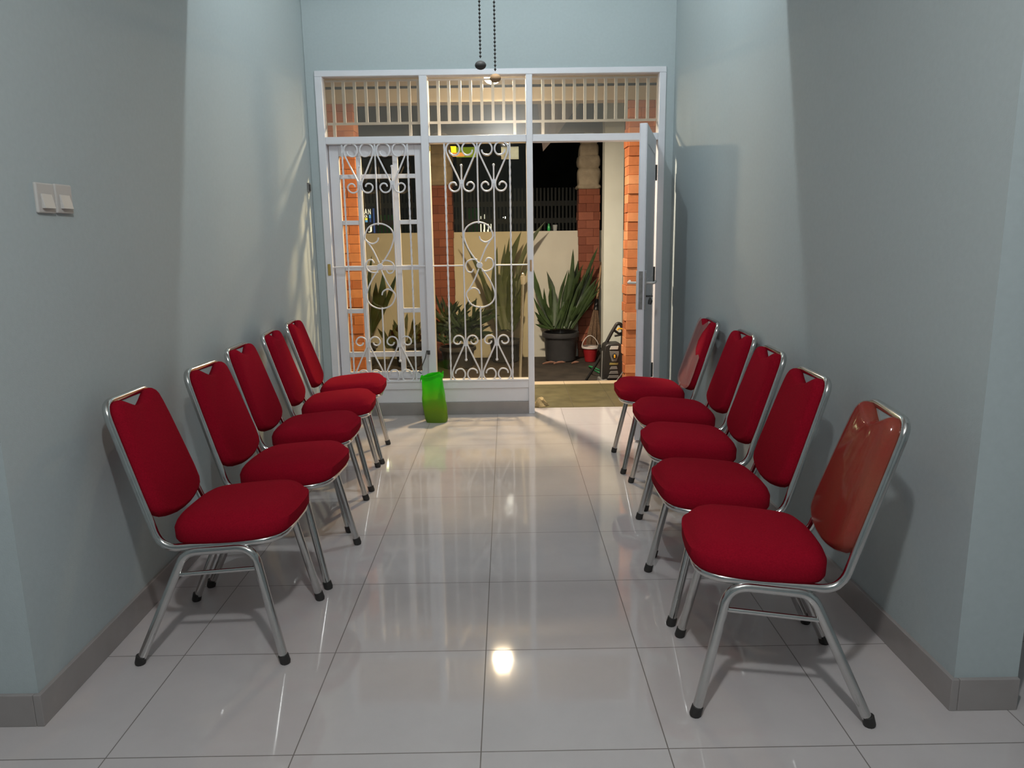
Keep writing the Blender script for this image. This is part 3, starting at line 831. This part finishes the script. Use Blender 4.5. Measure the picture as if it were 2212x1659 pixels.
# ------------------------------------------------------------------ plants
def blade(mb, p0, p1, w, bend=0.0, seg=10, fold=.25, tipk=.0, side=None):
    """A leaf from p0 to p1 with a folded midrib; widest two thirds up."""
    p0, p1 = Vector(p0), Vector(p1); d = p1 - p0; Lh = d.length
    view = Vector((0, 1, 0)); lat = d.cross(view)
    lat = lat.normalized() if lat.length > 1e-5 else Vector((1, 0, 0))
    if side: lat = (lat + Vector((0, side, 0))).normalized()
    nr = lat.cross(d.normalized())
    vs = []
    for i in range(seg + 1):
        k = i / seg
        c = p0 + d * k + lat * (math.sin(k * PI) * bend * Lh) + nr * (.04 * Lh * math.sin(k * PI))
        hw = w / 2 * (.45 + .55 * math.sin(min(1, k / .65) * PI / 2)) * (1 - max(0, (k - .65) / .35) ** 1.6) * (1 + .12 * math.sin(k * 17 + p1.x * 30))
        hw = max(hw, .0008)
        up = nr * fold * hw
        vs += [c - lat * hw + up, c, c + lat * hw + up]
    top = [v + nr * .0015 for v in vs]; m_ = len(vs)
    fs = []
    for i in range(seg):
        for q in (0, 1):
            a_ = i * 3 + q
            fs.append((a_, a_ + 1, a_ + 4, a_ + 3)); fs.append((m_ + a_, m_ + a_ + 3, m_ + a_ + 4, m_ + a_ + 1))
    for i in range(seg):
        fs.append((i * 3, i * 3 + 3, m_ + i * 3 + 3, m_ + i * 3)); fs.append((i * 3 + 2, m_ + i * 3 + 2, m_ + i * 3 + 5, i * 3 + 5))
    mb.add(vs + top, fs)
def pot(parent, c, r0, r1, h, m=None):
    MB().lathe([(r0 * .9, 0), (r0, .01), (r1 * .97, h * .80), (r1 * .985, h * .82), (r1 * 1.08, h * .84), (r1 * 1.1, h * .9), (r1 * 1.08, h), (r1 * .98, h), (r1 * .95, h * .88)], 32, c).build('pot', m or M['pot'], parent, smooth=40)
    MB().lathe([(.001, h * .86), (r1 * .955, h * .87)], 32, c, cap=False).build('soil', M['soil'], parent, smooth=0)
def plant(name, label, base_px, Yb, blades, m, potspec, group='potted plants by the garden wall', w_scale=1.0, extra=None, seed=1):
    rnd = random.Random(seed)
    bp = at(base_px[0], base_px[1], Yb)
    t = thing(name, label, 'potted plant', (bp.x, Yb, -.10), group=group)
    off = Vector((bp.x, Yb, -.10))
    if potspec: pot(t, (0, 0, 0), *potspec)
    fm = MB()
    for (u0, v0, u1, v1, wpx, bend) in blades:
        dy0, dy1 = rnd.uniform(-.06, .06), rnd.uniform(-.12, .08)
        q0 = at(u0, v0, Yb + dy0) - off; q1 = at(u1, v1, Yb + dy1) - off
        blade(fm, q0, q1, wpx * Yb / 1621 * w_scale, bend, side=rnd.uniform(-.25, .25))
    if extra: extra(fm, off, rnd)
    fm.build('foliage', m, t, smooth=40)
    return t
# big pot in the doorway
bl = [(1195, 705, 1150, 575, 15, .04), (1197, 704, 1181, 586, 15, -.06), (1199, 706, 1190, 612, 10, .05), (1205, 706, 1229, 583, 13, -.05), (1212, 706, 1238, 538, 14, -.04), (1216, 706, 1249, 562, 14, -.03),
      (1220, 705, 1260, 571, 13, .03), (1224, 706, 1276, 576, 12, .03), (1228, 707, 1284, 573, 12, -.03), (1196, 708, 1158, 655, 11, .05), (1195, 710, 1155, 673, 11, .06), (1194, 712, 1162, 690, 10, .05),
      (1208, 708, 1245, 600, 14, .02), (1214, 708, 1255, 612, 14, -.02), (1219, 709, 1262, 622, 13, .02), (1225, 709, 1281, 614, 12, .02), (1232, 709, 1291, 600, 11, .04), (1211, 708, 1238, 620, 13, .04),
      (1206, 708, 1222, 640, 12, -.04), (1200, 708, 1172, 645, 13, .02), (1203, 709, 1182, 660, 12, 0), (1228, 709, 1272, 640, 12, 0), (1250, 645, 1292, 533, 9, .02), (1234, 709, 1283, 650, 11, .05), (1210, 709, 1228, 655, 14, .02), (1218, 709, 1245, 660, 14, 0)]
rr_ = random.Random(21)
for i in range(24):
    k = rr_.random()
    bl.append((1200 + 34 * k + rr_.uniform(-4, 4), 710, 1212 + 82 * k + rr_.uniform(-10, 8), rr_.uniform(565, 660) - 12 * k, rr_.uniform(6, 9), rr_.uniform(-.05, .05)))
for u, v in ((1152, 640), (1156, 700), (1166, 668), (1175, 622), (1160, 690)): bl.append((1196, 710, u, v, 8, .05))
bl = [(a, b, c, d, e * .82, f) for a, b, c, d, e, f in bl]
plant('snake_plant', 'dark sword-leaved plant in a big round grey pot seen through the open doorway', (1211, 775), 8.75, bl, M['leaf'], (.175, .20, .335), seed=2)
bl = [(1075, 715, 995, 508, 9, -.05), (1082, 715, 1035, 587, 15, -.03), (1085, 712, 1074, 533, 15, .05), (1090, 712, 1091, 527, 12, .03), (1094, 712, 1100, 514, 12, .03), (1098, 712, 1126, 500, 19, .10), (1112, 640, 1178, 478, 11, .10),
      (1092, 712, 1078, 590, 18, .02), (1097, 712, 1105, 570, 18, .0), (1100, 714, 1118, 590, 17, .03), (1103, 715, 1133, 600, 15, .04), (1104, 715, 1128, 640, 16, .05), (1087, 715, 1062, 610, 13, -.02), (1096, 715, 1095, 620, 20, 0), (1107, 716, 1124, 672, 14, .05), (1082, 716, 1048, 640, 10, -.06), (1108, 650, 1140, 578, 14, .05), (1101, 714, 1110, 640, 18, .02)]
plant('pandan_plant', 'tall green strap-leaved plant behind the clear pane, its longest leaf crossing the post', (1092, 778), 8.72, bl, M['leaf2'], (.15, .185, .26), seed=3)
rnd = random.Random(4)
bl = []
for i in range(130):
    a = rnd.uniform(-1.4, 1.4); ln = rnd.uniform(40, 90); cx_ = rnd.uniform(955, 1025); cy_ = rnd.uniform(695, 745)
    bl.append((cx_, cy_, cx_ + math.sin(a) * ln * .8, cy_ - math.cos(a) * ln * .75, rnd.uniform(5, 9), rnd.uniform(-.12, .12)))
plant('spiky_shrub', 'low dark spiky plant in front of the red brick pillar', (990, 800), 8.35, bl, M['leaf3'], (.16, .19, .24), seed=5)
bl = [(788, 735, 803, 552, 11, .02), (790, 735, 775, 560, 14, .05), (786, 735, 827, 585, 17, -.09), (793, 735, 858, 588, 11, -.02), (780, 735, 765, 600, 14, .03), (794, 735, 812, 610, 15, -.03), (776, 735, 758, 590, 12, .04)]
plant('snake_plant', 'sword-leaved plant beside the orange pillar, a leaf leaning far over the cream wall', (786, 800), 8.6, bl, M['leaf'], (.13, .16, .24), seed=6)
bl = [(868, 745, 842, 712, 26, .12), (866, 748, 832, 730, 24, .15), (872, 742, 860, 700, 14, .05), (873, 742, 850, 690, 9, .05), (876, 740, 880, 676, 9, .03), (880, 740, 895, 680, 8, -.05), (884, 742, 908, 695, 10, -.05), (884, 742, 910, 708, 10, -.08), (872, 744, 848, 700, 9, .08), (870, 744, 815, 708, 10, .16), (876, 742, 872, 690, 8, 0), (886, 744, 912, 722, 9, -.1), (864, 746, 826, 702, 8, .2), (880, 742, 902, 700, 8, .05)]
plant('leafy_plant', 'small bushy plant in a dark square-shouldered pot behind the small panes', (885, 800), 8.5, bl, M['leaf2'], (.13, .16, .27), seed=8)

# ------------------------------------------------------------------ things on the porch and in the yard
# pressure washer
q = at(1321, 818, 7.22)
w_ = thing('pressure_washer', 'black upright pressure washer with grey vents and a yellow switch, by the orange pillar', 'pressure washer', (q.x, 7.22, -.10), math.radians(3))
S_ = 7.22 / 1621.0 * 1.012
def wp(u, v): return ((u - 1321) * S_, (818 - v) * S_)
MB().prism([wp(1299, 818), wp(1345, 818), wp(1344, 800), wp(1345, 745), wp(1340, 728), wp(1333, 725), wp(1310, 725), wp(1303, 729), wp(1300, 745), wp(1298, 800)], -.09, .10).build('body', M['black'], w_, smooth=40, bevel=.012)
MB().prism([wp(1292, 818), wp(1345, 818), wp(1344, 803), wp(1333, 801), wp(1328, 810), wp(1316, 810), wp(1306, 801), wp(1294, 803)], -.115, .10).build('base', M['grey_pl'], w_, smooth=0, bevel=.006)
MB().prism([wp(1312, 740), wp(1332, 741), wp(1332, 748), wp(1327, 763), wp(1317, 763), wp(1313, 748)], -.102, -.08).build('front_panel', M['grey_pl'], w_, smooth=0, bevel=.003)
MB().prism([wp(1315, 730), wp(1331, 730), wp(1329.5, 737), wp(1312, 737)], -.105, -.08).build('top_cap', M['ltgrey'], w_, smooth=0, bevel=.002)
kb = MB(); kx, kz_ = wp(1322, 751)
kb.lathe([(.024, 0), (.024, .014), (.018, .016)], 20)
kb.v = [(x + kx, -.102 - z, y + kz_) for x, y, z in kb.v]
dial = kb.build('dial', M['black'], w_, smooth=40)
MB().box(kx - .0075, kx + .0075, -.128, -.112, kz_ - .016, kz_ + .016).build('knob', M['yellow'], dial, smooth=0, bevel=.004)
MB().prism([wp(1313, 766), wp(1331, 766), wp(1330, 770), wp(1312, 770)], -.100, -.085).build('badge', M['badge'], w_, smooth=0)
for k, (a0, a1, v0, v1) in enumerate(((1316, 1328, 773.5, 780), (1315, 1330, 783.5, 790), (1312, 1332, 793, 799))):
    MB().prism([wp(a0, v0), wp(a1, v0), wp(a1 + 1.5, v1), wp(a0 - 3.5, v1)], -.102, -.085).build('vent', M['grey_pl'], w_, smooth=0, bevel=.002)
hd = MB()
def W3(u, v, y=0): x, z = wp(u, v); return (x, y, z)
hd.tube(fillet([W3(1310, 726, .03), W3(1322, 703, .03), W3(1333, 685, .03), W3(1341, 686, .03), W3(1346, 700, .03), W3(1345, 730, .03)], [0, .02, .03, .03, .03, 0]), .017, 10)
hd.tube([W3(1327, 700, .03), W3(1337, 707, .03), W3(1345, 706, .03)], .012, 8); hd.tube([W3(1328, 712, .03), W3(1345, 709, .03)], .010, 8)
hd.build('handle', M['black'], w_, smooth=60)
MB().tube(fillet([W3(1333, 699, .0), W3(1334, 694.5, 0), W3(1348, 697.5, 0)], [0, .008, 0]), .008, 8).build('trigger', M['yellow'], w_, smooth=60)
MB().tube([W3(1297, 810, -.05), W3(1300, 742, -.02)], .007, 8).build('side_tube', M['grey_pl'], w_)
MB().tube(smooth_path([W3(1346, 757, -.10), W3(1344, 775, -.13), W3(1330, 797, -.15), W3(1312, 813, -.16), W3(1296, 820.5, -.17), W3(1262, 822.5, -.10), W3(1226, 819.5, .02), W3(1180, 821, .05), W3(1120, 817, .1)], 6), .0052, 8).build('hose', M['grey_pl'], w_, smooth=60)
# spray lance leaning on it
a, b = at(1306, 752, 7.36), at(1266, 812, 7.42); b.z = -.085
ln = thing('spray_lance', 'black spray lance slanting down beside the pressure washer', 'spray gun', (b.x, b.y, -.10))
MB().tube([Vector((0, 0, .012)), (a - b) * .5, (a - b)], [.013, .014, .016], 10).build('wand', M['black'], ln)
gr = MB(); gr.tube([(a - b) + Vector((-.01, -.01, -.06)), (a - b) + Vector((-.055, -.01, .02)), (a - b) + Vector((-.05, -.01, .055))], [.013, .018, .014], 10)
gr.build('grip', M['black'], ln)
# green hose coil
q = at(1290, 806, 7.75)
hs = MB()
hs.tube([(q.x + .085 * math.cos(k / 40 * 2 * PI), 7.75 + .10 * math.sin(k / 40 * 2 * PI), .0 - .05 + .05 * math.cos(k / 40 * 2 * PI + 2.6) ) for k in range(40)], .009, 8, True)
tag(hs.build('garden_hose', M['greenpl'], smooth=60), 'loop of green hose on the ground behind the pressure washer', 'hose')
# red bucket with a wire handle
q = at(1275, 777, 8.62)
bk = thing('bucket', 'small red bucket with a white rim and wire handle behind the pressure washer', 'bucket', (q.x, 8.62, -.10))
s8 = 8.62 / 1621
hgt = 30 * s8
MB().lathe([(.055, 0), (.062, .004), (.088, hgt)], 24, cap=False).build('bucket_body', M['redpl'], bk, smooth=50)
MB().lathe([(.088, hgt - .002), (.099, hgt), (.099, hgt + .022), (.086, hgt + .022)], 24, cap=False).build('rim', M['whitepl'], bk, smooth=40)
MB().tube(smooth_path([(-.098, 0, hgt + .01), (-.088, 0, hgt + .06), (-.055, 0, hgt + .115), (-.005, 0, hgt + .145), (.048, 0, hgt + .115), (.085, 0, hgt + .06), (.098, 0, hgt + .01)], 5), .0045, 8).build('wire_handle', M['whitepl'], bk)
# broom
a, hh = at(1299, 566, 8.915), at(1289.5, 652, 8.85)
ft = at(1283, 748, 8.79)
br = thing('broom', 'bamboo-handled broom with long brown bristles leaning on the dark brick pillar', 'broom', (ft.x, ft.y, -.10))
off = Vector((ft.x, ft.y, -.10))
MB().tube([hh - off, a - off], .012, 10).build('broom_handle', M['wood'], br)
MB().tube([hh - off + Vector((0, .01, .03)), at(1287.5, 670, 8.83) - off], [.024, .034], 12).build('binding', M['black'], br)
bs = MB(); rnd = random.Random(9)
top_ = at(1287.5, 664, 8.83) - off
for i in range(130):
    ex = rnd.uniform(-.105, .085); ey = rnd.uniform(-.04, .04)
    bs.tube([top_ + Vector((ex * .2, ey * .3, 0)), Vector((ex * .75, ey, .30)) + Vector((.01, 0, 0)), Vector((ex, ey, .012 + rnd.uniform(0, .05)))], [.004, .006, .003], 4)
bs.build('bristles', M['bristle'], br, smooth=0)
# squeegee mop behind the clear pane
a, b = at(1130, 606, 6.03), at(1121.5, 815, 6.00)
mp = thing('mop', 'aluminium-poled mop standing on the porch behind the clear pane', 'mop', (b.x, 6.00, 0))
off = Vector((b.x, 6.00, 0))
MB().tube([Vector((0, 0, .02)), a - off], .0125, 12).build('mop_pole', M['alu'], mp)
MB().tube([a - off + Vector((0, 0, -.03)), a - off + Vector((0, 0, .035))], [.018, .021], 12).build('grip', M['whitepl'], mp)
MB().ball(a - off + Vector((0, 0, .045)), .016, 10).build('knob', M['alu'], mp)
MB().box(-.11, .11, -.02, .02, 0, .03).build('mop_head', M['grey_pl'], mp, bevel=.004)
# dry leaves
for (u, v, l_, lab) in ((1187, 780, .16, 'pinkish dry leaf on the ground in front of the big round pot'), (1209, 781, .14, 'curled dry leaf just under the edge of the big round pot'), (1243, 777, .09, 'short brown dry leaf between the big pot and the bucket')):
    q = at(u, v, 8.45); q.z = -.092
    lb_ = MB(); blade(lb_, q + Vector((-l_ / 2, 0, 0)), q + Vector((l_ / 2, .03, .012)), .026, .05, 8, .4)
    tag(lb_.build('fallen_leaf', M['dryleaf'], smooth=40), lab, 'leaf', 'dry leaves on the yard')
# on top of the garden wall
q = at(1185.5, 501, 9.06)
bt = MB(); bt.lathe([(.012, 0), (.019, .008), (.019, .045), (.008, .07), (.008, .085)], 14, (q.x, 9.06, 1.398)); tag(bt.build('plastic_bottle', M['bottle_g'], smooth=40), 'small green bottle standing on the garden wall', 'bottle')
q = at(1199, 501, 9.06)
ct = MB(); ct.lathe([(.022, 0), (.030, .07)], 16, (q.x, 9.06, 1.398), cap=False); tag(ct.build('plastic_cup', M['clear'], smooth=40), 'clear plastic cup on the garden wall beside the green bottle', 'cup')

# ------------------------------------------------------------------ street behind
FY = 11.0
fc = thing('picket_fence', 'dark grey picket fence beyond the garden wall', 'fence', (0, FY, -.10))
pk = MB()
for k in range(74):
    x = -2.55 + k * .0525
    if x > 1.2: break
    pk.box(x - .013, x + .013, -.01, .01, 0, 2.11)
pk.build('pickets', M['wood_d'], fc, smooth=0)
for z in (1.86, 1.62): MB().box(-2.6, 1.25, .01, .04, z, z + .07).build('rail', M['wood_d'], fc, smooth=0)
struct(MB().box(-9, 9, 19, 19.4, -.1, 6).build('wall_street', M['street'], smooth=0))
# green shutter
tag(MB().box(at(815, 470, 14).x, at(862, 470, 14).x, 14, 14.08, -.1, 1.75).build('green_gate', M['greenboard'], smooth=0), 'green boarded gate beyond the fence, next to the lit banner', 'gate')
tag(MB().box(at(1008, 470, 14).x, at(1037, 470, 14).x, 14, 14.08, -.1, 1.85).build('green_gate', M['greenboard'], smooth=0), 'narrow green boarded gate beside the white lit grid', 'gate')
# lit banner with letters
BY = 10.85
q0, q1 = at(780, 446, BY), at(813, 506, BY)
bn = thing('lit_banner', 'upright lit banner with white letters above the garden wall', 'sign', ((q0.x + q1.x) / 2, BY, -.10))
off = Vector(((q0.x + q1.x) / 2, BY, -.10))
def panel(u0, v0, u1, v1, y0, y1, name, m, parent, off, Y):
    a, b = at(u0, v0, Y) - off, at(u1, v1, Y) - off
    return MB().box(min(a.x, b.x), max(a.x, b.x), y0, y1, min(a.z, b.z), max(a.z, b.z)).build(name, m, parent, smooth=0)
panel(780, 446, 813, 512, 0, .03, 'board', M['sign_n'], bn, off, BY)
panel(805, 450, 811, 503, -.008, 0, 'blue_strip', M['sign_b'], bn, off, BY)
for x in (-.08, .08): MB().box(x - .01, x + .01, .005, .025, 0, 1.4).build('post', M['dark'], bn, smooth=0)
def letter(ch, u0, v0, u1, v1, m):
    cu = bpy.data.curves.new('lettering', 'FONT'); cu.body = ch; cu.extrude = .004; cu.size = 1.0
    tmp = bpy.data.objects.new('lettering', cu); COL.objects.link(tmp)
    bpy.context.view_layer.update()
    me = bpy.data.meshes.new_from_object(tmp.evaluated_get(bpy.context.evaluated_depsgraph_get()))
    bpy.data.objects.remove(tmp); bpy.data.curves.remove(cu)
    xs = [v.co.x for v in me.vertices]; ys = [v.co.y for v in me.vertices]
    a, b = at(u0, v1, BY) - off, at(u1, v0, BY) - off
    for v in me.vertices:
        x = a.x + (v.co.x - min(xs)) / (max(xs) - min(xs)) * (b.x - a.x)
        z = a.z + (v.co.y - min(ys)) / (max(ys) - min(ys)) * (b.z - a.z)
        v.co = (x, -.006 + v.co.z, z)
    me.materials.clear(); me.materials.append(m)
    o = bpy.data.objects.new('lettering', me); COL.objects.link(o); o.parent = bn
letter('A', 787.5, 451, 793.2, 463, M['sign_w'])
letter('N', 796, 451.5, 800.5, 463, M['sign_w'])
letter('CA', 787.8, 464.5, 793.6, 470, M['sign_w'])
panel(788.5, 471, 794, 475.5, -.006, 0, 'block', M['sign_yl'], bn, off, BY)
panel(789, 475.5, 794.3, 480, -.006, 0, 'block', M['sign_c'], bn, off, BY)
panel(797, 464, 801.5, 471, -.006, 0, 'block', M['sign_c'], bn, off, BY)
panel(798, 471, 802, 480, -.006, 0, 'block', M['sign_b'], bn, off, BY)
letter('J', 795.5, 487, 803, 502, M['sign_w'])
# lit shop sign high up across the street
SY = 16.0
off = Vector((at(990, 330, SY).x, SY, -.1))
sg = thing('shop_sign', 'glowing yellow and green shop sign across the street', 'sign', off)
panel(963, 316, 985, 329, 0, .15, 'lit_panel', M['sign_y'], sg, off, SY)
panel(985, 318, 1028, 338, 0.01, .16, 'lit_panel', M['sign_g'], sg, off, SY)
panel(974, 330, 1003, 338, -.02, .0, 'lit_panel', M['sign_o'], sg, off, SY)
MB().box(-.05, .05, .16, .26, 0, at(990, 338, SY).z + .1).build('post', M['dark'], sg, smooth=0)
# white lit grid
GY = 14.5
off = Vector((at(1050, 500, GY).x, GY, -.1))
lg = thing('lit_window', 'white lit window grid across the street, above the garden wall', 'window', off)
panel(1036, 484, 1062, 512, 0, .03, 'lit_pane', M['sign_w'], lg, off, GY)
for u, w2 in ((1044, 1.1), (1052.5, 1.6)): panel(u - w2, 484, u + w2, 496, -.02, 0, 'glazing_bar', M['dark'], lg, off, GY)
panel(1038, 467, 1042.5, 473.5, 0, .03, 'lit_pane', M['sign_w'], lg, off, GY); panel(1046, 463, 1050.5, 473.5, 0, .03, 'lit_pane', M['sign_w'], lg, off, GY)
panel(1032, 458, 1066, 512, .035, .06, 'wall_board', M['street'], lg, off, GY)
MB().box(-.25, .25, .06, .12, 0, 1.6).build('support', M['street'], lg, smooth=0)
q = at(1089.5, 470, 13.0)
sl = thing('yard_lamp', 'small bright white lamp on a post across the street', 'lamp', (q.x, 13.0, -.10))
MB().tube([(0, .05, 0), (0, .05, q.z + .05), (0, .0, q.z + .08)], .012, 8).build('post', M['dark'], sl)
MB().ball((0, 0, q.z + .10), .02, 8).build('bulb', M['bulb_s'], sl)

# ------------------------------------------------------------------ lights
def point(name, loc, power, col, r):
    l = bpy.data.lights.new(name, 'POINT'); l.energy = power; l.color = col; l.shadow_soft_size = r
    o = bpy.data.objects.new(name, l); COL.objects.link(o); o.location = loc; return o
point('ceiling_light', (0, .32, 2.66), 88, (.97, 1.0, .99), .05)
point('passage_light', (0, 3.826, 3.29), 41, (.88, .98, 1.0), .012)
point('porch_light', (-.095, 6.37, 2.515), 3.5, (1.0, .85, .66), .035)
al = bpy.data.lights.new('porch_downlight', 'AREA'); al.shape = 'DISK'; al.size = .14; al.energy = 108; al.color = (1.0, .84, .65)
alo = bpy.data.objects.new('porch_downlight', al); COL.objects.link(alo); alo.location = (-.095, 6.37, 2.53)
point('gate_light', (-2.2, 13.0, 2.6), 10, (.8, 1.0, .75), .05)
w = bpy.data.worlds.new('night'); scene.world = w; w.use_nodes = True
w.node_tree.nodes['Background'].inputs[0].default_value = (.10, .11, .12, 1)
w.node_tree.nodes['Background'].inputs[1].default_value = .05
vs = scene.view_settings
vs.view_transform = 'Standard'; vs.look = 'None'; vs.exposure = 0.0; vs.gamma = 1.0; vs.use_curve_mapping = False
